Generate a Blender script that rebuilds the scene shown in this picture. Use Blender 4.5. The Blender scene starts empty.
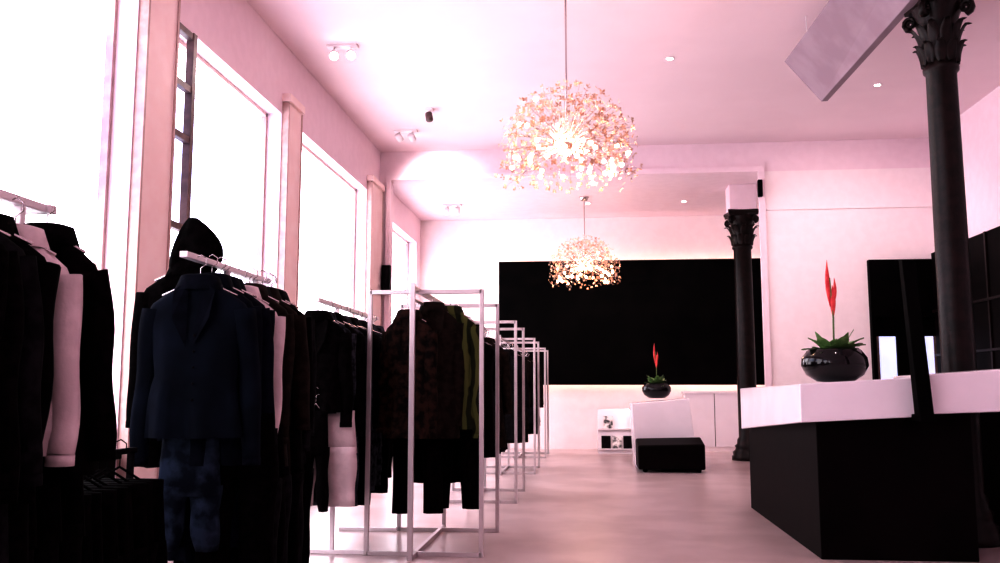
import bpy, math, random
from mathutils import Vector, Matrix
random.seed(7)
S=bpy.context.scene
COL=S.collection
pi=math.pi
# ---------------------------------------------------------------- materials
MATS={}
def mat(name,col,rough=.6,metal=0,emis=None,es=0,noise=0,nscale=20,bump=0,col2=None,spec=.5,trans=0,coat=0,stripe=None,sheen=0):
    if name in MATS: return MATS[name]
    m=bpy.data.materials.new(name); m.use_nodes=True
    nt=m.node_tree; b=nt.nodes['Principled BSDF']
    b.inputs['Base Color'].default_value=(*col,1)
    b.inputs['Roughness'].default_value=rough
    b.inputs['Metallic'].default_value=metal
    b.inputs['Specular IOR Level'].default_value=spec
    b.inputs['Coat Weight'].default_value=coat
    b.inputs['Transmission Weight'].default_value=trans
    if emis:
        b.inputs['Emission Color'].default_value=(*emis,1); b.inputs['Emission Strength'].default_value=es
    tc=nt.nodes.new('ShaderNodeTexCoord')
    if col2 is not None:
        if stripe:
            t=nt.nodes.new('ShaderNodeTexWave'); t.inputs['Scale'].default_value=stripe; t.inputs['Distortion'].default_value=6
            t.bands_direction='X'
        else:
            t=nt.nodes.new('ShaderNodeTexNoise'); t.inputs['Scale'].default_value=nscale; t.inputs['Detail'].default_value=5
        nt.links.new(tc.outputs['Object'],t.inputs['Vector'])
        r=nt.nodes.new('ShaderNodeValToRGB'); r.color_ramp.elements[0].position=.42; r.color_ramp.elements[1].position=.6
        r.color_ramp.elements[0].color=(*col,1); r.color_ramp.elements[1].color=(*col2,1)
        nt.links.new(t.outputs['Fac'],r.inputs['Fac']); nt.links.new(r.outputs['Color'],b.inputs['Base Color'])
    if bump:
        n=nt.nodes.new('ShaderNodeTexNoise'); n.inputs['Scale'].default_value=nscale*3; n.inputs['Detail'].default_value=4
        nt.links.new(tc.outputs['Object'],n.inputs['Vector'])
        bp=nt.nodes.new('ShaderNodeBump'); bp.inputs['Strength'].default_value=bump; bp.inputs['Distance'].default_value=.01
        nt.links.new(n.outputs['Fac'],bp.inputs['Height']); nt.links.new(bp.outputs['Normal'],b.inputs['Normal'])
    MATS[name]=m; return m
WALL=mat('wall_plaster',(.81,.665,.715),.8,bump=.1,nscale=8,col2=(.83,.685,.735))
WALLB=mat('wall_plaster_white',(.86,.765,.78),.75,bump=.08,nscale=8,col2=(.88,.785,.80))
CEIL=mat('ceiling_plaster',(.82,.675,.71),.85,col2=(.84,.695,.73),nscale=1.2)
DUCT=mat('ceiling_panel_mauve',(.30,.22,.26),.7,col2=(.34,.26,.30),nscale=3)
FLOOR=mat('resin_floor',(.46,.365,.365),.30,col2=(.54,.44,.44),nscale=1.6,bump=.05,spec=.5)
PIL=mat('pilaster_paint',(.88,.70,.68),.6,col2=(.90,.74,.72),nscale=6)
DARKW=mat('dark_wainscot',(.004,.003,.003),.8,col2=(.006,.004,.004),nscale=9,spec=.05)
FRAME=mat('window_frame_brown',(.50,.34,.32),.5,col2=(.58,.42,.40),nscale=12)
FRAMED=mat('window_sash_dark',(.12,.075,.075),.5,col2=(.18,.11,.105),nscale=12)
BLACKP=mat('black_panel',(.0012,.001,.0012),.6,spec=.03,col2=(.0025,.0018,.002),nscale=4)
STEEL=mat('brushed_steel',(.62,.56,.57),.35,.6,bump=.05,nscale=30)
WHITEM=mat('white_painted_metal',(.85,.78,.80),.4,.0,bump=.02,nscale=20)
CHROME=mat('chrome_wire',(.6,.55,.55),.25,1,bump=.02)
SLAB=mat('white_lacquer',(.82,.76,.80),.25,coat=.3,col2=(.85,.79,.83),nscale=3)
CDARK=mat('counter_dark_wood',(.0025,.0013,.0016),.5,col2=(.0045,.0022,.0026),nscale=5,spec=.04)
COLM=mat('cast_iron_dark',(.006,.002,.002),.35,.0,col2=(.014,.005,.005),nscale=14,bump=.2,spec=.22)
GLOSSB=mat('black_glaze',(.004,.003,.004),.12,coat=.3,col2=(.008,.004,.006),nscale=5,spec=.25)
LEAF=mat('leaf_green',(.10,.20,.06),.45,col2=(.20,.32,.12),nscale=25)
STEM=mat('stem_green',(.10,.16,.05),.5,col2=(.16,.22,.08),nscale=25)
RED=mat('bract_red',(.62,.035,.05),.4,col2=(.75,.09,.08),nscale=18)
PETAL=mat('chandelier_petal',(.52,.27,.17),.3,.35,col2=(.86,.62,.48),nscale=9)
BULB=mat('bulb_glow',(1,.9,.8),.5,emis=(1,.72,.52),es=30)
LED=mat('led_strip',(1,.9,.8),.5,emis=(1,.64,.50),es=16)
LAMPF=mat('spot_face',(1,.95,.9),.5,emis=(1,.9,.85),es=40)
FB=mat('fabric_black',(.0018,.0012,.0014),.95,spec=.03,col2=(.0045,.003,.0035),nscale=30,bump=.3)
FC=mat('fabric_charcoal',(.004,.003,.004),.9,spec=.06,col2=(.012,.009,.012),nscale=22,bump=.3)
FN=mat('fabric_navy',(.0025,.003,.007),.9,spec=.05,col2=(.005,.006,.013),nscale=18,bump=.3)
FD=mat('fabric_denim',(.0025,.004,.0095),.9,spec=.08,col2=(.005,.008,.018),nscale=5,bump=.4)
FDP=mat('fabric_blue_print',(.005,.008,.018),.9,spec=.1,col2=(.03,.045,.08),nscale=12,bump=.4)
FW=mat('fabric_white',(.60,.49,.50),.9,col2=(.68,.56,.57),nscale=12,bump=.3)
FG=mat('fabric_grey_print',(.005,.005,.008),.9,col2=(.05,.048,.065),nscale=26,bump=.3,spec=.1)
FR=mat('fabric_dark_red_print',(.004,.002,.002),.9,col2=(.035,.014,.010),nscale=20,bump=.3,spec=.1)
FO=mat('fabric_olive',(.012,.013,.005),.9,col2=(.09,.095,.03),nscale=5,stripe=4,bump=.3,spec=.1)
FBr=mat('fabric_brown',(.008,.004,.003),.9,col2=(.02,.010,.008),nscale=20,bump=.3,spec=.1)
PAPER=mat('printed_paper',(.8,.76,.76),.6,col2=(.05,.05,.06),nscale=14)
WIN=10.5
def glassmat():
    m=bpy.data.materials.new('frosted_daylight_glass'); m.use_nodes=True; nt=m.node_tree
    nt.nodes.clear(); o=nt.nodes.new('ShaderNodeOutputMaterial'); e=nt.nodes.new('ShaderNodeEmission')
    tc=nt.nodes.new('ShaderNodeTexCoord'); n=nt.nodes.new('ShaderNodeTexNoise'); n.inputs['Scale'].default_value=.55; n.inputs['Detail'].default_value=1
    r=nt.nodes.new('ShaderNodeValToRGB'); r.color_ramp.elements[0].position=.32; r.color_ramp.elements[1].position=.55
    r.color_ramp.elements[0].color=(.42,.44,.62,1); r.color_ramp.elements[1].color=(1,.93,.99,1)
    nt.links.new(tc.outputs['Object'],n.inputs['Vector']); nt.links.new(n.outputs['Fac'],r.inputs['Fac'])
    nt.links.new(r.outputs['Color'],e.inputs['Color']); e.inputs['Strength'].default_value=WIN
    nt.links.new(e.outputs['Emission'],o.inputs['Surface']); return m
GLASS=glassmat()
# ---------------------------------------------------------------- mesh builder
class MB:
    def __init__(s): s.v=[];s.f=[];s.m=[];s.mats=[];s.sm=[]
    def mi(s,m):
        if m not in s.mats: s.mats.append(m)
        return s.mats.index(m)
    def add(s,vs,fs,m,smooth=False,M=None):
        o=len(s.v); k=s.mi(m)
        for v in vs:
            v=Vector(v)
            if M is not None: v=M@v
            s.v.append(v)
        for f in fs: s.f.append([i+o for i in f]); s.m.append(k); s.sm.append(smooth)
    def box(s,x0,x1,y0,y1,z0,z1,m,M=None):
        s.hexa([(x0,y0,z0),(x1,y0,z0),(x1,y1,z0),(x0,y1,z0),(x0,y0,z1),(x1,y0,z1),(x1,y1,z1),(x0,y1,z1)],m,M)
    def hexa(s,vs,m,M=None):
        s.add(vs,[(0,3,2,1),(4,5,6,7),(0,1,5,4),(1,2,6,5),(2,3,7,6),(3,0,4,7)],m,False,M)
    def rings(s,rs,m,closed=True,cap0=False,cap1=False,smooth=True,M=None):
        n=len(rs[0]); vs=[p for r in rs for p in r]; fs=[]
        for i in range(len(rs)-1):
            for j in range(n if closed else n-1):
                a=i*n+j;b=i*n+(j+1)%n
                fs.append((a,b,b+n,a+n))
        if cap0: fs.append(tuple(reversed(range(n))))
        if cap1: fs.append(tuple((len(rs)-1)*n+j for j in range(n)))
        s.add(vs,fs,m,smooth,M)
    def lathe(s,prof,m,c=(0,0,0),n=32,cap0=True,cap1=True,M=None):
        rs=[]
        for r,z in prof:
            rs.append([(c[0]+r*math.cos(2*pi*j/n),c[1]+r*math.sin(2*pi*j/n),c[2]+z) for j in range(n)])
        s.rings(rs,m,True,cap0,cap1,True,M)
    def tube(s,pts,rad,m,n=8,M=None,flat=1.0,caps=True):
        pts=[Vector(p) for p in pts]; rs=[]
        if not isinstance(rad,(list,tuple)): rad=[rad]*len(pts)
        for i,p in enumerate(pts):
            d=(pts[min(i+1,len(pts)-1)]-pts[max(i-1,0)]).normalized()
            up=Vector((0,1,0)) if abs(d.y)<.9 else Vector((1,0,0))
            a=d.cross(up).normalized(); b=a.cross(d).normalized()
            rs.append([p+a*rad[i]*math.cos(2*pi*j/n)+b*rad[i]*flat*math.sin(2*pi*j/n) for j in range(n)])
        s.rings(rs,m,True,caps,caps,True,M)
    def sph(s,c,r,m,n=8,k=5,M=None,sc=(1,1,1)):
        rs=[]
        for i in range(k+1):
            t=pi*(.02+.96*i/k)
            rs.append([(c[0]+r*sc[0]*math.sin(t)*math.cos(2*pi*j/n),c[1]+r*sc[1]*math.sin(t)*math.sin(2*pi*j/n),c[2]-r*sc[2]*math.cos(t)) for j in range(n)])
        s.rings(rs,m,True,True,True,True,M)
    def obj(s,name,parent=None,loc=None,bevel=0):
        me=bpy.data.meshes.new(name)
        me.from_pydata([tuple(v) for v in s.v],[],s.f); 
        for m in s.mats: me.materials.append(m)
        me.polygons.foreach_set('material_index',s.m); me.polygons.foreach_set('use_smooth',s.sm)
        me.update()
        o=bpy.data.objects.new(name,me); COL.objects.link(o)
        if loc: o.location=loc
        if parent: o.parent=parent
        if bevel:
            b=o.modifiers.new('bevel','BEVEL'); b.width=bevel; b.segments=2; b.limit_method='ANGLE'
        return o
def empty(name,loc=(0,0,0)):
    e=bpy.data.objects.new(name,None); e.empty_display_size=.1; e.location=loc; COL.objects.link(e); return e
# ---------------------------------------------------------------- room
H=4.6; HR=4.17; XL=-3.1; XR=4.84; YF=-3.0; YB=13.0; YR=16.3; XRR=3.25
b=MB(); b.box(XL-.6,XR+.2,YF-.2,YR+.2,-.12,0,FLOOR); b.obj('floor')
b=MB(); b.box(XL-.6,XR+.2,YF-.2,YB+.15,H,H+.12,CEIL); b.obj('ceiling')
b=MB(); b.box(XL-.6,XR+.2,YB+.1,YR+.2,HR+.002,HR+.12,WALL); b.obj('ceiling_recess')
b=MB(); b.box(XR,XR+.2,YF-.2,YB+.2,0,H,WALL); b.obj('wall_right')
b=MB(); b.box(XL-.6,XR+.2,YF-.2,YF,0,H,WALL); b.obj('wall_front')
b=MB(); b.box(XL-.6,XRR+.2,YR,YR+.2,0,HR,WALLB); b.obj('wall_back')
b=MB(); b.box(XRR,XRR+.2,YB+.2,YR+.2,0,HR,WALLB); b.obj('wall_recess_right')
b=MB()
b.box(2.52,XR+.2,YB,YB+.2,0,HR,WALLB); b.box(XL-.6,XR+.2,YB,YB+.2,HR,H,WALL); b.box(XL-.6,-2.94,YB,YB+.2,0,HR,WALL)
b.obj('wall_divider')
pill=[(-3.2,-2.6),(-.35,.2),(2.7,3.2),(5.72,6.22),(8.66,9.14),(12.2,13.2),(15.9,16.5)]
b=MB()
for y0,y1 in pill: b.box(XL-.5,XL,y0,y1,0,H,WALL)
for i in range(len(pill)-1):
    top_=3.85 if i<5 else 3.7
    b.box(XL-.5,XL,pill[i][1],pill[i+1][0],top_,H,WALL)
    b.box(XL-.5,XL,pill[i][1],pill[i+1][0],0,.62,DARKW)
b.obj('wall_left')
for i,(y0,y1) in enumerate(pill[1:6]):
    y1=min(y1,12.96)
    b=MB(); b.box(XL-.01,XL+.06,y0+.04,y1-.04,0,3.98,PIL)
    b.box(XL-.01,XL+.09,y0+.0,y1-.01,3.98,4.06,PIL)
    b.box(XL-.01,XL+.07,y0+.015,y0+.04,0,3.97,FRAME); b.box(XL-.01,XL+.07,y1-.04,y1-.015,0,3.97,FRAME)
    b.obj('trim_%d'%(i+1))
for i in range(len(pill)-1):
    top_=3.85 if i<5 else 3.7
    y0,y1=pill[i][1],pill[i+1][0]
    b=MB(); x0,x1=XL-.23,XL-.15
    w=.035
    b.box(x0,x1,y0,y0+w,.62,top_,FRAMED); b.box(x0,x1,y1-w,y1,.62,top_,FRAME)
    b.box(x0,x1,y0,y1,.62,.62+w,FRAME); b.box(x0,x1,y0,y1,top_-w,top_,PIL)
    b.box(XL-.22,XL+.04,y0,y1,.60,.64,DARKW)
    b.box(XL-.215,XL-.205,y0+w,y1-w,.62+w,top_-w,GLASS)
    b.obj('window_%d'%(i+1))
b=MB()
for (a0,a1) in [(6.24,6.29),(6.54,6.60)]: b.box(XL-.03,XL+.03,a0,a1,.7,3.84,FRAMED)
for z in (.7,1.5,2.25,2.95,3.35,3.78): b.box(XL-.025,XL+.025,6.24,6.60,z,z+.05,FRAMED)
b.obj('window_sash')
b=MB(); b.box(2.55,XR,YB-.02,YB+.01,3.60,3.63,WALLB); b.obj('trim_8')
b=MB(); b.box(2.44,2.53,YB-.04,YB+.01,0,HR+.07,WALL); b.box(-3.0,-2.93,YB-.04,YB+.01,0,HR+.07,WALL); b.box(-3.0,2.53,YB-.045,YB+.01,HR-.01,HR+.07,WALL); b.obj('trim_9')
b=MB(); b.box(2.55,3.95,YB-.02,YB+.01,0,.12,WALLB); b.obj('baseboard_back')
# ---------------------------------------------------------------- back wall feature panel with halo light
b=MB(); b.box(-1.62,3.1,16.10,16.16,1.13,3.35,BLACKP); b.box(-1.5,3.0,16.16,16.3,1.3,3.2,BLACKP)
b.box(-1.55,3.05,16.17,16.20,3.24,3.29,LED); b.box(-1.55,3.05,16.17,16.20,1.19,1.24,LED); b.box(-1.56,-1.52,16.17,16.20,1.2,3.28,LED)
b.obj('backlit_wall_panel')
b=MB()
x=1.62
while x<3.2:
    b.box(x+.006,min(x+.5,3.24)-.006,15.85,16.28,.08,.98,SLAB); x+=.5
b.box(1.62,3.24,15.87,16.28,0,.08,WALLB); b.box(1.6,3.24,15.83,16.29,.98,1.02,SLAB)
b.obj('low_cabinet')
# ---------------------------------------------------------------- columns
def column(name,X,Y,htop,r=.140,dz=0):
    b=MB(); q=r/.14
    prof=[(.25*q,0),(.25*q,.06),(.23*q,.07),(.235*q,.12),(.20*q,.15),(.19*q,.18),(.205*q,.21),(.17*q,.24),(.165*q,.30),(r,.34),(r,1.2),(r*.98,2.2),(r*.93,3.18+dz),(r*1.08,3.2+dz),(r*1.1,3.225+dz),(r*.95,3.25+dz),
          (r*.95,3.3+dz),(r*1.02,3.45+dz),(r*1.25,3.6+dz),(r*1.55,3.68+dz),(r*1.55,3.70+dz)]
    b.lathe(prof,COLM,(0,0,0),40)
    for tier,(z0,hh,out,nn,w) in enumerate([(3.25,.18,.07*q,10,.055*q),(3.36,.22,.11*q,10,.055*q)]):
        for k in range(nn):
            a=2*pi*(k+.5*tier)/nn
            Mx=Matrix.Rotation(a,4,'Z'); rs=[]
            for i in range(8):
                t=i/7; rr=r*1.0+out*t**2.2
                z=z0+dz+hh*(t if t<.75 else .75+(.15-(t-.9)**2*8)*.6)
                ww=w*(math.sin(pi*(.15+.8*t)))*(1+.2*math.sin(t*22))
                rs.append([(rr,-ww,z),(rr+.022,-ww*.45,z+.004),(rr+.012,0,z),(rr+.022,ww*.45,z+.004),(rr,ww,z)])
            b.rings(rs,COLM,closed=False,smooth=True,M=Mx)
    for k in range(4):
        a=pi/4+k*pi/2; Mx=Matrix.Rotation(a,4,'Z'); pts=[];rad=[]
        for i in range(16):
            t=i/15; th=-pi/2+t*3.2*pi; qq=.055*(1-t*.8)
            pts.append((r*1.55+.03+qq*math.cos(th),0,3.635+dz+qq*math.sin(th))); rad.append(.018-.008*t)
        b.tube(pts,rad,COLM,6,Mx,flat=1.8)
        b.sph((r*1.62,0,3.635+dz),.018,COLM,6,4,Mx,(1,2,1))
    aw=.245*q
    ab=[]
    for z,s in ((3.70,1),(3.735,1.03),(3.745,1.08),(3.78,1.08)):
        ring=[]
        for k in range(4):
            for j in range(6):
                t=j/6; a0=pi/4+k*pi/2; a1=a0+pi/2
                p0=Vector((math.cos(a0),math.sin(a0)))*aw*1.25; p1=Vector((math.cos(a1),math.sin(a1)))*aw*1.25
                p=p0.lerp(p1,t)*(1-.16*math.sin(pi*t))*s; ring.append((p.x,p.y,z+dz))
        ab.append(ring)
    b.rings(ab,COLM,True,True,True,False)
    b.box(-.2,.2,-.2,.2,3.78+dz,htop,WALL)
    return b.obj(name,loc=(X,Y,0))
column('corinthian_column',2.59,6.66,H,.112,.16)
column('corinthian_column',2.36,14.0,HR,.14,.0)
# ---------------------------------------------------------------- suspended tilted ceiling panel
b=MB()
b.hexa([(2.45,4.2,3.90),(2.52,4.2,3.90),(2.37,8.9,3.88),(2.31,8.9,3.88),(2.2,4.2,4.30),(2.26,4.2,4.34),(2.02,8.9,4.34),(1.97,8.9,4.30)],DUCT)
for y in (4.6,6.6,8.5):
    b.tube([(2.1+.03*(8.5-y),y,4.25),(2.1+.03*(8.5-y),y,H+.02)],.006,WHITEM,6)
b.obj('ceiling_panel',bevel=.006)
# ---------------------------------------------------------------- chandeliers
def chandelier(X,Y,Z,R,ztop):
    e=empty('chandelier',(X,Y,Z))
    b=MB(); b.tube([(0,0,-.1),(0,0,ztop-Z)],.008,CHROME,8); b.lathe([(.001,-.07),(.05,-.06),(.075,-.02),(.08,0)],CHROME,(0,0,ztop-Z),24)
    b.sph((0,0,0),.05,CHROME,12,8); b.obj('suspension_rod',e)
    b=MB(); w=MB(); g=MB()
    rnd=random.Random(int(Y*10)); N=760
    for i in range(N):
        u=(i+.5)/N; cz=1-u*1.60; a=i*2.39996
        s=math.sqrt(max(0,1-cz*cz)); sc=rnd.uniform(.74,1.05)
        P=Vector((s*math.cos(a)*R*sc,s*math.sin(a)*R*sc,cz*R*.88*sc if cz>0 else cz*R*.92*sc))
        if cz<-.3: P.x*=1.12; P.y*=1.12
        n=P.normalized()
        ax=(n+Vector((rnd.uniform(-.8,.8),rnd.uniform(-.8,.8),rnd.uniform(-.8,.8)))).normalized()
        t=ax.orthogonal().normalized(); bt=ax.cross(t)
        r=rnd.uniform(.015,.029)*R/.56; np_=4
        vs=[P]; fs=[]
        for k in range(np_):
            th=2*pi*k/np_
            d=t*math.cos(th)+bt*math.sin(th); q=ax.cross(d)
            o=len(vs); vs+=[P+d*r*.6+q*r*.38+ax*r*.1,P+d*r*1.15+ax*r*.4,P+d*r*.6-q*r*.38+ax*r*.1]
            fs.append((0,o+2,o+1,o))
        b.add(vs,fs,PETAL)
        if i%3==0: w.tube([n*.05,P*.6+Vector((0,0,.02)),P],.0015,CHROME,3,caps=False)
    for i in range(44):
        cz=rnd.uniform(-.55,.75) if i<12 else rnd.uniform(-.60,-.1); a=rnd.uniform(0,2*pi); s=math.sqrt(1-cz*cz); q=rnd.uniform(.65,.98)
        g.sph((s*math.cos(a)*R*q,s*math.sin(a)*R*q,cz*R*.9*q),.02*R/.56,BULB,5,3)
    b.obj('petals',e); w.obj('wires',e); g.obj('bulbs',e)
    l=bpy.data.lights.new('chandelier_light','POINT'); l.energy=80; l.color=(1,.66,.48); l.shadow_soft_size=.18
    o=bpy.data.objects.new('lamp',l); COL.objects.link(o); o.parent=e; o.location=(0,0,-.05)
chandelier(-.17,7.4,3.08,.57,H)
chandelier(-.06,14.5,3.02,.56,HR)
# ---------------------------------------------------------------- ceiling spots and added fill lamps
def beam(o,X,Y,z,aim,e,off=.12,size=1.5,blend=.8):
    l=bpy.data.lights.new('spot_beam','SPOT'); l.energy=e; l.spot_size=size; l.spot_blend=blend; l.color=(1,.82,.80); l.shadow_soft_size=.05
    s=bpy.data.objects.new('spot_beam',l); COL.objects.link(s); s.parent=o
    d=(Vector(aim)-Vector((X,Y,z-.15))); s.location=Vector((0,0,-off))+d.normalized()*.14
    s.rotation_euler=d.to_track_quat('-Z','Y').to_euler()
def spot(X,Y,z,aim,e=60,on=True,pair=True):
    b=MB(); 
    b.box(-.16 if pair else -.05,.16 if pair else .05,-.05,.05,-.02,0,WHITEM)
    for sx in ((-.09,.09) if pair else (0,)):
        b.tube([(sx,0,-.02),(sx,0,-.07)],.008,WHITEM,6)
        d=(Vector(aim)-Vector((X+sx,Y,z-.1))).normalized()
        c=Vector((sx,0,-.10)); b.tube([c-d*.05,c+d*.05],.046,WHITEM if on else FRAMED,14)
        b.tube([c+d*.051,c+d*.053],.042,LAMPF if on else FRAMED,14)
    o=b.obj('ceiling_spotlight',loc=(X,Y,z))
    if on: beam(o,X,Y,z,aim,e,.15)
def downlight_or_fill(X,Y,z,aim,e,size=2.2,blend=1.0):  # flush disc lamp, mostly used as the body of added fill light
    b=MB(); b.lathe([(.05,-.003),(.047,-.008),(.038,-.008),(.034,.0)],WHITEM,n=24,cap0=False,cap1=False); b.lathe([(.001,-.002),(.034,-.002)],LAMPF,n=16,cap0=False,cap1=False)
    o=b.obj('downlight_or_fill_lamp',loc=(X,Y,z)); beam(o,X,Y,z,aim,e,.02,size,blend)
spot(-2.52,8.8,H,(-.5,2.5,1.0),160)
spot(-2.49,11.9,H,(-2.2,13,3.9),170)
spot(-2.0,11.0,H,(-1.0,9,0),0,False,False)
spot(-2.3,14.9,HR,(-2.5,16.3,2.2),50)
spot(-2.8,6.9,H,(-1,6,0),0,False,False)
downlight_or_fill(.9,9.5,H,(.9,12,0),260); downlight_or_fill(1.6,5,H,(1.6,6.6,0),120)  # added fill lamps; no fixtures known at these ceiling positions
downlight_or_fill(3.4,10.6,H,(3.3,13,1.2),240)
downlight_or_fill(0,15,HR,(.3,16.3,.5),130,1.6,.9); downlight_or_fill(1.6,15,HR,(1.8,16.3,.5),120,1.6,.9)  # invented pair, added to brighten the recess and its back wall
# ---------------------------------------------------------------- wall speakers
b=MB(); b.box(-3.02,-2.9,12.84,12.94,2.45,2.86,BLACKP); b.box(-3.0,-2.92,12.835,12.84,2.48,2.83,FC); b.obj('wall_speaker',bevel=.01)
b=MB(); b.box(2.42,2.48,12.86,12.94,3.78,4.02,BLACKP); b.tube([(2.45,12.9,3.9),(2.45,12.97,3.9)],.015,BLACKP,8); b.obj('wall_speaker',bevel=.008)
# ---------------------------------------------------------------- right: black display niche + glazed door
b=MB()
b.box(3.90,XR,YB-.10,YB,2.05,2.85,BLACKP); b.box(3.90,3.95,YB-.10,YB,0,2.05,BLACKP); b.box(XR-.08,XR,YB-.1,YB,0,2.05,BLACKP); b.box(4.22,4.40,YB-.1,YB,0,2.05,BLACKP)
b.obj('black_display_frame')
b=MB(); DG=mat('door_glass_daylit',(.3,.35,.5),.2,emis=(.70,.72,1),es=1.5,col2=(.5,.5,.6),nscale=3)
b.box(3.95,4.76,YB-.05,YB-.03,1.78,2.05,BLACKP)
b.box(3.95,3.99,YB-.07,YB-.02,.05,1.78,FRAMED); b.box(4.72,4.76,YB-.07,YB-.02,.05,1.78,FRAMED)
b.box(3.99,4.22,YB-.05,YB-.04,.05,1.78,DG); b.box(4.40,4.72,YB-.05,YB-.04,.05,1.78,DG)
b.obj('door_1')
b=MB(); b.box(XR-.12,XR,7.5,12.85,0.0,2.92,CDARK)
for i in range(6): b.box(XR-.14,XR-.12,7.5+i*.9,7.54+i*.9,0,2.92,COLM)
for z in (.9,1.5,2.1): b.box(XR-.15,XR-.12,7.5,12.85,z,z+.03,COLM)
b.obj('dark_wall_shelving')
# ---------------------------------------------------------------- counter
e=empty('service_counter',(0,0,0))
b=MB()
b.hexa([(1.42,5.93,0),(2.36,5.93,0),(2.36,8.4,0),(1.42,8.4,0),(1.42,5.93,.87),(2.36,5.93,.93),(2.36,8.4,.78),(1.42,8.4,.74)],CDARK)
b.hexa([(2.36,6.92,0),(4.0,6.92,0),(4.0,8.4,0),(2.36,8.4,0),(2.36,6.92,.90),(4.0,6.92,.95),(4.0,8.4,.85),(2.36,8.4,.78)],CDARK)
b.obj('counter_base',e,bevel=.006)
b=MB()
b.hexa([(1.30,5.8,.845),(2.05,5.8,.885),(2.1,8.55,.76),(1.38,8.55,.69),(1.30,5.8,1.085),(2.05,5.8,1.127),(2.1,8.55,1.11),(1.38,8.55,1.06)],SLAB)
b.obj('counter_top_left',e,bevel=.008)
b=MB()
b.hexa([(2.04,5.74,.90),(3.6,5.74,.96),(3.6,6.42,.95),(2.06,6.42,.89),(2.04,5.74,1.14),(3.6,5.74,1.25),(3.6,6.42,1.25),(2.06,6.42,1.14)],SLAB)
b.hexa([(3.5,6.0,0),(3.6,6.0,0),(3.6,6.4,0),(3.5,6.4,0),(3.5,6.0,.96),(3.6,6.0,.96),(3.6,6.4,.96),(3.5,6.4,.96)],CDARK)
b.obj('counter_top_right',e,bevel=.008)
b=MB()
b.hexa([(1.955,5.64,.86),(2.04,5.64,.86),(2.04,5.73,.86),(1.955,5.73,.86),(1.905,5.66,1.84),(1.985,5.66,1.84),(1.985,5.72,1.84),(1.905,5.72,1.84)],BLACKP)
b.box(1.96,2.03,5.70,5.95,.86,.90,BLACKP)
b.obj('counter_post',e,bevel=.004)
# ---------------------------------------------------------------- plants in bowls
def plant(X,Y,Z,s,h):
    e=empty('potted_flower',(X,Y,Z)); rnd=random.Random(int(X*100))
    b=MB(); R=.218*s
    prof=[(.35,0),(.55,.02),(.85,.22),(1.0,.5),(.97,.75),(.8,.98),(.72,1.04),(.68,1.02),(.74,.9),(.7,.8)]
    b.lathe([(r*R,z*R*1.0) for r,z in prof],GLOSSB,(0,0,0),40,True,True); b.obj('bowl',e)
    b=MB()
    zt=R*1.0
    for i in range(40):
        a=i*2.4; L=rnd.uniform(.12,.22)*s; el=rnd.uniform(.2,1.2); rs=[]
        for k in range(7):
            t=k/6; rr=R*.2+L*t*math.cos(el); z=zt-.03+L*t*math.sin(el)+ -.08*s*t*t*math.cos(el)
            w=.050*s*math.sin(pi*(.12+.86*t))
            rs.append([(rr,-w,z+.008),(rr,0,z),(rr,w,z+.008)])
        b.rings(rs,LEAF,False,smooth=True,M=Matrix.Rotation(a,4,'Z'))
    b.obj('leaves',e)
    b=MB()
    b.tube([(0,0,zt*.8),(.005,0,zt+h*.35),(-.01*s,0,zt+h*.8)],.006*s,STEM,6)
    for (z0,L,dx,w) in [(h*.48,h*.52,-.012,.017),(h*.36,h*.36,.004,.019),(h*.5,h*.30,.012,.013)]:
        pts=[];rad=[]
        for k in range(9):
            t=k/8; pts.append((dx*s*(1+1.0*math.sin(t*2.2)),0,zt+z0+L*t)); rad.append(max(.001,w*s*math.sin(pi*(.08+.9*t))**1.2))
        b.tube(pts,rad,RED,8,flat=.45)
    b.obj('red_bracts',e)
plant(1.66,6.35,1.10,1.0,.62)
plant(.92,12.75,.93,.92,.56)
# ---------------------------------------------------------------- centre plinth, bench, magazine stand
b=MB()
b.hexa([(.60,12.4,0),(1.42,12.4,0),(1.42,13.2,0),(.60,13.2,0),(.56,12.4,.86),(1.33,12.4,.93),(1.33,13.2,.93),(.56,13.2,.86)],SLAB)
b.obj('white_plinth',bevel=.01)
b=MB()
b.hexa([(.60,11.75,.04),(1.44,11.75,.04),(1.46,12.36,.04),(.60,12.36,.04),(.60,11.75,.34),(1.44,11.75,.36),(1.46,12.36,.42),(.60,12.36,.40)],CDARK)
for x in (.66,1.34):
    for y in (11.82,12.24): b.box(x,x+.06,y,y+.06,0,.05,BLACKP)
b.obj('black_bench',bevel=.02)
b=MB()
b.hexa([(.12,15.2,0),(.76,15.2,0),(.76,15.6,0),(.12,15.6,0),(.12,15.42,.72),(.76,15.42,.72),(.76,15.6,.72),(.12,15.6,.72)],SLAB)
for z,yy in ((.06,15.2),(.38,15.30)): b.box(.12,.76,yy-.05,yy+.06,z,z+.025,SLAB)
for (x,z,m) in [(.18,.085,FC),(.36,.085,PAPER),(.54,.085,FC),(.22,.405,PAPER),(.46,.405,SLAB)]:
    y=15.17 if z<.2 else 15.27
    b.hexa([(x,y,z),(x+.15,y,z),(x+.15,y+.015,z),(x,y+.015,z),(x,y+.07,z+.20),(x+.15,y+.07,z+.20),(x+.15,y+.085,z+.20),(x,y+.085,z+.20)],m)
b.obj('magazine_stand')
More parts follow.
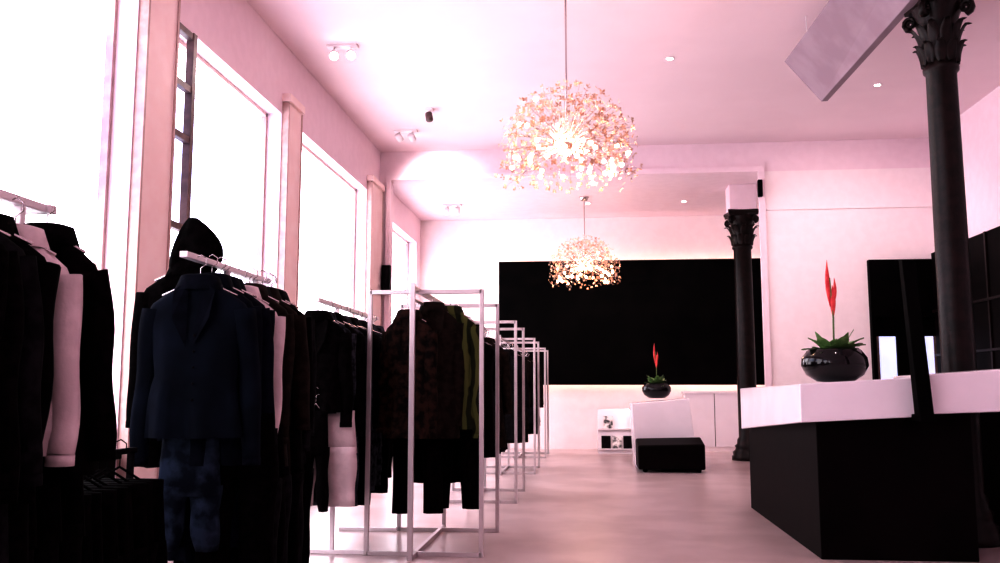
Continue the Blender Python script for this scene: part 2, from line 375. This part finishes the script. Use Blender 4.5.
# ---------------------------------------------------------------- garments
HM=CHROME
def hanger(b,M,w):
    pts=[(0,0,.0),(0,0,.045),(.022,0,.06),(.022,0,.085),(0,0,.10),(-.016,0,.092)]
    b.tube([(x,y,z-.055) for x,y,z in pts],.0025,HM,4,M)
    b.tube([(-w*.7,0,-.125),(0,0,-.055),(w*.7,0,-.125)],.005,HM,5,M)
def ell(cx,cy,z,a,d,n,rnd_ph,amp,k=7):
    out=[]
    for j in range(n):
        th=2*pi*j/n
        q=1+amp*math.sin(k*th+rnd_ph)+amp*.6*math.sin((k+4)*th-rnd_ph*2)
        c,s_=math.cos(th),math.sin(th)
        out.append((cx+a*math.copysign(abs(c)**.85,c),cy+d*math.copysign(abs(s_)**.8,s_)*q,z))
    return out
def top(b,M,m,w=.22,L=.7,sl=.6,rnd=random,m2=None,collar=True,flare=.95,thick=.07,smat=None):
    hanger(b,M,w); n=30; ph=rnd.uniform(0,6)
    Z0=-.075
    prof=[(.055,.045,0),(.075,.05,-.012),(w*.60,.055,-.045),(w*.86,.055,-.085),(w*.92,.06,-.11),(w*.88,thick,-.17),(w*.82,thick*1.15,-.24),(w*.76,thick*1.05,-.38)]
    rs=[ell(0,0,Z0+z,a,d,n,ph,.03) for a,d,z in prof]
    steps=7
    for i in range(1,steps+1):
        t=i/steps; z=-.38-(L-.38)*t if L>.42 else -.38-.04*t
        rs.append(ell(.008*math.sin(ph+3*t),0,Z0+z+.008*math.sin(ph+i),w*(.76+(flare-.76)*t),thick*(1.05+.1*t),n,ph+.5*t,.10+.24*t))
    b.rings(rs,m,True,False,False,True,M)
    b.add(rs[-1],[tuple(range(n))],FB,False,M)  # black sheet across the hem opening, painted shade of the hollow inside
    if sl>0:
        for s_ in (-1,1):
            pts=[];rad=[]; sw=rnd.uniform(-.04,.03); sy=rnd.uniform(-.03,.03); q2=rnd.uniform(0,6)
            for i in range(13):
                t=i/12
                pts.append((s_*(w*.82+.035*math.sin(t*1.6)+sw*t),sy*t+.010*math.sin(t*9+ph),Z0-.11-sl*t)); rad.append((.055-.017*t)*(1+.035*math.sin(t*11+q2)))
            b.tube(pts,rad,smat or m,10,M,flat=.8)
            b.tube([pts[-1],(pts[-1][0],pts[-1][1],pts[-1][2]-.03)],rad[-1]*1.04,m2 or m,10,M,flat=.8)
    if collar:
        b.rings([ell(0,0,Z0-.01,.062,.05,n,0,0),ell(0,.0,Z0+.035,.058,.052,n,0,0),ell(0,0,Z0+.03,.075,.064,n,0,0),ell(0,-.004,Z0-.03,.10,.072,n,0,0)],m2 or m,True,False,False,True,M)
        for s_ in (-1,1):
            b.add([(s_*.03,-.055,Z0+.01),(s_*.085,-.068,Z0-.035),(s_*.075,-thick*1.12-.012,Z0-.15),(s_*.012,-thick*1.12-.014,Z0-.27)],[(0,1,2,3)] if s_<0 else [(3,2,1,0)],m2 or m,False,M)
    for i in range(5):
        b.sph((.018,-thick*1.2-.002,Z0-.22-(L-.3)*i/5),.006,FC,6,3,M)
def trousers(b,M,m,w=.19,L=1.0,rnd=random):
    hanger(b,M,w); n=20; ph=rnd.uniform(0,6); Z0=-.10
    b.rings([ell(0,0,Z0,w,.035,n,ph,.0),ell(0,0,Z0-.05,w,.04,n,ph,.02),ell(0,0,Z0-.26,w*1.10,.055,n,ph,.08)],m,True,True,True,True,M)
    for s_ in (-1,1):
        rs=[]
        for i in range(9):
            t=i/8; a=w*.56*(1-.28*t)+.005*math.sin(9*t+ph)
            rs.append(ell(s_*(w*.54+.02*t),.012*math.sin(5*t+ph*s_),Z0-.22-(L-.22)*t,a,.05-.012*t,n,ph+s_,.08+.08*t,5))
        b.rings(rs,m,True,True,True,True,M)
def dress(b,M,m,w=.2,L=1.05,rnd=random):
    top(b,M,m,w,L,.0,rnd,None,False,1.05,.06)
def T(x,y,z,yaw=0,s=1): return Matrix.Translation((x,y,z))@Matrix.Rotation(yaw,4,'Z')@Matrix.Scale(s,4)
def rail(name,X,y0,y1,z):
    b=MB(); b.box(X-.018,X+.018,y0,y1,z-.012,z+.014,WHITEM)
    for y in (y0+.45,y1-.12):
        b.box(X-.014,X+.014,y-.012,y+.012,.0,z-.012,WHITEM)
        b.box(X-.22,X+.22,y-.014,y+.014,0,.025,WHITEM)
    b.box(X-.09,X+.03,y1-.02,y1+.02,z-.012,z+.014,WHITEM)
    b.obj(name,bevel=.003)
rail('clothes_rail',-1.67,1.3,2.58,1.6)
rail('clothes_rail',-1.65,3.50,4.42,1.6)
rail('clothes_rail',-1.67,5.38,6.9,1.6)
def fill(name,X,y0,y1,z,step,mats,kinds,seed,w=.21,jx=.02,yawj=.12,Lr=(.7,1.0)):
    rnd=random.Random(seed); b=MB(); y=y0; i=0
    while y<y1:
        m=rnd.choice(mats); M=T(X+rnd.uniform(-jx,jx),y,z,rnd.uniform(-yawj,yawj)); k=rnd.choice(kinds)
        if k=='top': top(b,M,m,w*rnd.uniform(.92,1.05),rnd.uniform(*Lr),rnd.uniform(.5,.62),rnd)
        elif k=='trousers': trousers(b,M,m,.17,rnd.uniform(.95,1.08),rnd)
        elif k=='coat': top(b,M,m,w*1.02,rnd.uniform(1.0,1.2),rnd.uniform(.55,.62),rnd)
        else: dress(b,M,m,w*.9,rnd.uniform(.9,1.15),rnd)
        y+=step*rnd.uniform(.8,1.2); i+=1
    return b.obj(name)
def one(name,fn,X,Y,Z,yaw,*a,**k):
    b=MB(); fn(b,Matrix.Identity(4),*a,**k); o=b.obj(name,loc=(X,Y,Z)); o.rotation_euler=(0,0,yaw); return o
def lowrow(name,X,y0,y1,z,mats,seed,step=.11,L=(.62,.75),w=.18,posts=False):
    global HM
    HM=FB
    rnd=random.Random(seed); b=MB(); y=y0
    while y<y1:
        trousers(b,T(X+rnd.uniform(-.02,.02),y,z,rnd.uniform(-.12,.12)),rnd.choice(mats),w,rnd.uniform(*L),rnd); y+=step
    b.box(X-.01,X+.01,y0-.05,y1+.05,z-.01,z+.01,FC)
    if posts:
        for yy in (y0-.04,y1+.02): b.box(X-.01,X+.01,yy-.01,yy+.01,0,z,FC)
    b.obj(name); HM=CHROME
# near rail
fill('hanging_garments',-1.675,1.35,2.22,1.58,.07,[FB,FB,FB,FC],['coat','coat','coat'],3,.205,.008,Lr=(.95,1.15))
one('black_coat',top,-1.66,2.29,1.57,.0,FB,.21,1.1,.60,random.Random(12))
one('white_blouse',top,-1.64,2.40,1.555,.0,FW,.185,.62,.50,random.Random(1))
one('black_jacket',top,-1.62,2.52,1.58,-.05,FB,.185,.70,.52,random.Random(2))
lowrow('hanging_trousers',-1.70,1.5,2.62,.98,[FB],39,.09,(.7,.85))
lowrow('hanging_trousers',-1.74,2.75,3.3,.82,[FB],40,.07,(.66,.70),.17,True)
# middle rail
one('denim_jacket',top,-1.60,3.56,1.56,.08,FD,.222,.62,.60,random.Random(5),FN,True,.9,.08)
fill('hanging_garments',-1.60,3.68,3.86,1.58,.07,[FN,FB],['top','coat'],8,.205,.015,Lr=(.75,.95))
one('white_blouse',top,-1.585,3.96,1.56,-.1,FW,.20,.68,.55,random.Random(4))
fill('hanging_garments',-1.59,4.06,4.40,1.58,.065,[FB,FBr,FC],['top','coat'],9,.205,.02,Lr=(.8,1.0))
# far rail
fill('hanging_garments',-1.68,5.48,6.85,1.58,.085,[FG,FG,FC,FB],['top','top','top'],12,.205,.02,Lr=(.60,.68))
# hooded coat
b=MB(); M0=Matrix.Identity(4)
top(b,M0,FB,.21,.85,.55,random.Random(11))
rs=[]
for i in range(9):
    t=i/8; a=.10*math.sin(pi*(.28+.70*t))**.8; rs.append(ell(.03*math.sin(3*t),.03-.02*t,-.09+.25*t,a+.01,a*.95+.01,24,1+t*3,.12,5))
b.rings(rs,FB,True,False,True,True,M0)
o=b.obj('hooded_coat',loc=(-1.76,3.80,1.65)); o.rotation_euler=(0,0,.2)
one('patterned_trousers',trousers,-1.64,3.62,.98,.05,FDP,.12,.48,random.Random(3))
one('black_trousers',trousers,-1.47,3.70,1.05,.1,FB,.15,.84,random.Random(4))
lowrow('hanging_trousers',-1.57,3.80,4.40,.98,[FB,FB,FC],31,.1,(.7,.85))
one('white_trousers',trousers,-1.66,5.52,1.02,.05,FW,.205,.58,random.Random(6))
one('black_trousers',trousers,-1.67,5.42,1.02,.05,FB,.075,.60,random.Random(8))
lowrow('hanging_trousers',-1.68,5.64,6.8,1.0,[FG,FB,FB],35,.14,(.5,.62))
# ---- free standing frame racks
def frame_rack(Y,L):
    X=-1.065
    e=empty('frame_clothes_rack',(X,Y,0)); b=MB(); t=.014
    Hh=1.70; w=.37
    def rect(y):
        b.box(-w-t,-w+t,y-t,y+t,0,Hh,STEEL); b.box(w-t,w+t,y-t,y+t,0,Hh,STEEL)
        b.box(-w,w,y-t,y+t,Hh-2*t,Hh,STEEL); b.box(-w,w,y-t,y+t,0,2*t,STEEL)
    rect(0); rect(L)
    b.box(-.055-t*1.2,-.055+t*1.2,-.16-t,-.16+t,0,Hh+.03,STEEL); b.box(-.055-t,-.055+t,L+.16-t,L+.16+t,0,Hh+.01,STEEL)
    b.box(-.055-t,-.055+t,-.16,L+.16,Hh-.02,Hh+.01,STEEL); b.box(-.055-t,-.055+t,-.16,L+.16,0,2*t,STEEL)
    b.box(-.055-.008,-.055+.008,-.1,L+.1,Hh-.085,Hh-.069,STEEL)
    b.obj('rack_frame',e,bevel=.002)
for i,(Y,L) in enumerate([(5.80,1.0),(8.5,1.0),(11.4,.9),(14.1,.9)]):
    frame_rack(Y,L)
    if i==0:
        one('hanging_blouse',top,-1.20,Y+.12,1.62,-.3,FR,.185,.82,.64,random.Random(21))
        one('brown_jacket',top,-1.06,Y+.24,1.68,.1,FBr,.195,.88,.66,random.Random(22),None,True,.95,.08)
        one('olive_cardigan',top,-.95,Y+.32,1.66,-.2,FO,.20,.80,.72,random.Random(23))
        one('black_trousers',trousers,-1.17,Y+.34,1.6,.15,FB,.16,1.28,random.Random(24))
        one('black_trousers',trousers,-.93,Y+.46,1.6,-.1,FB,.17,1.26,random.Random(25))
        fill('hanging_garments',-1.06,Y+.55,Y+L-.05,1.6,.085,[FB,FB,FBr,FC],['top','dress','coat'],51,.215,.05,Lr=(.75,1.0),yawj=.25)
    else:
        fill('hanging_garments',-1.05,Y+.1,Y+L-.05,1.6,.09,[FB,FC,FB,FBr],['top','dress','coat'],51+i,.22,.05,Lr=(.85,1.1),yawj=.25)
# ---------------------------------------------------------------- camera
cd=bpy.data.cameras.new('camera'); cd.sensor_width=36; cd.lens=32.4; cd.clip_start=.05
cam=bpy.data.objects.new('camera',cd); COL.objects.link(cam); cam.location=(0,0,1.05)
cam.rotation_euler=(math.radians(96.84),0,math.radians(5.67)); S.camera=cam
w=bpy.data.worlds.new('world'); S.world=w; w.use_nodes=True
w.node_tree.nodes['Background'].inputs[0].default_value=(.8,.75,.85,1); w.node_tree.nodes['Background'].inputs[1].default_value=.5
S.view_settings.view_transform='Standard'; S.view_settings.look='None'; S.view_settings.exposure=-.5; S.view_settings.gamma=.70
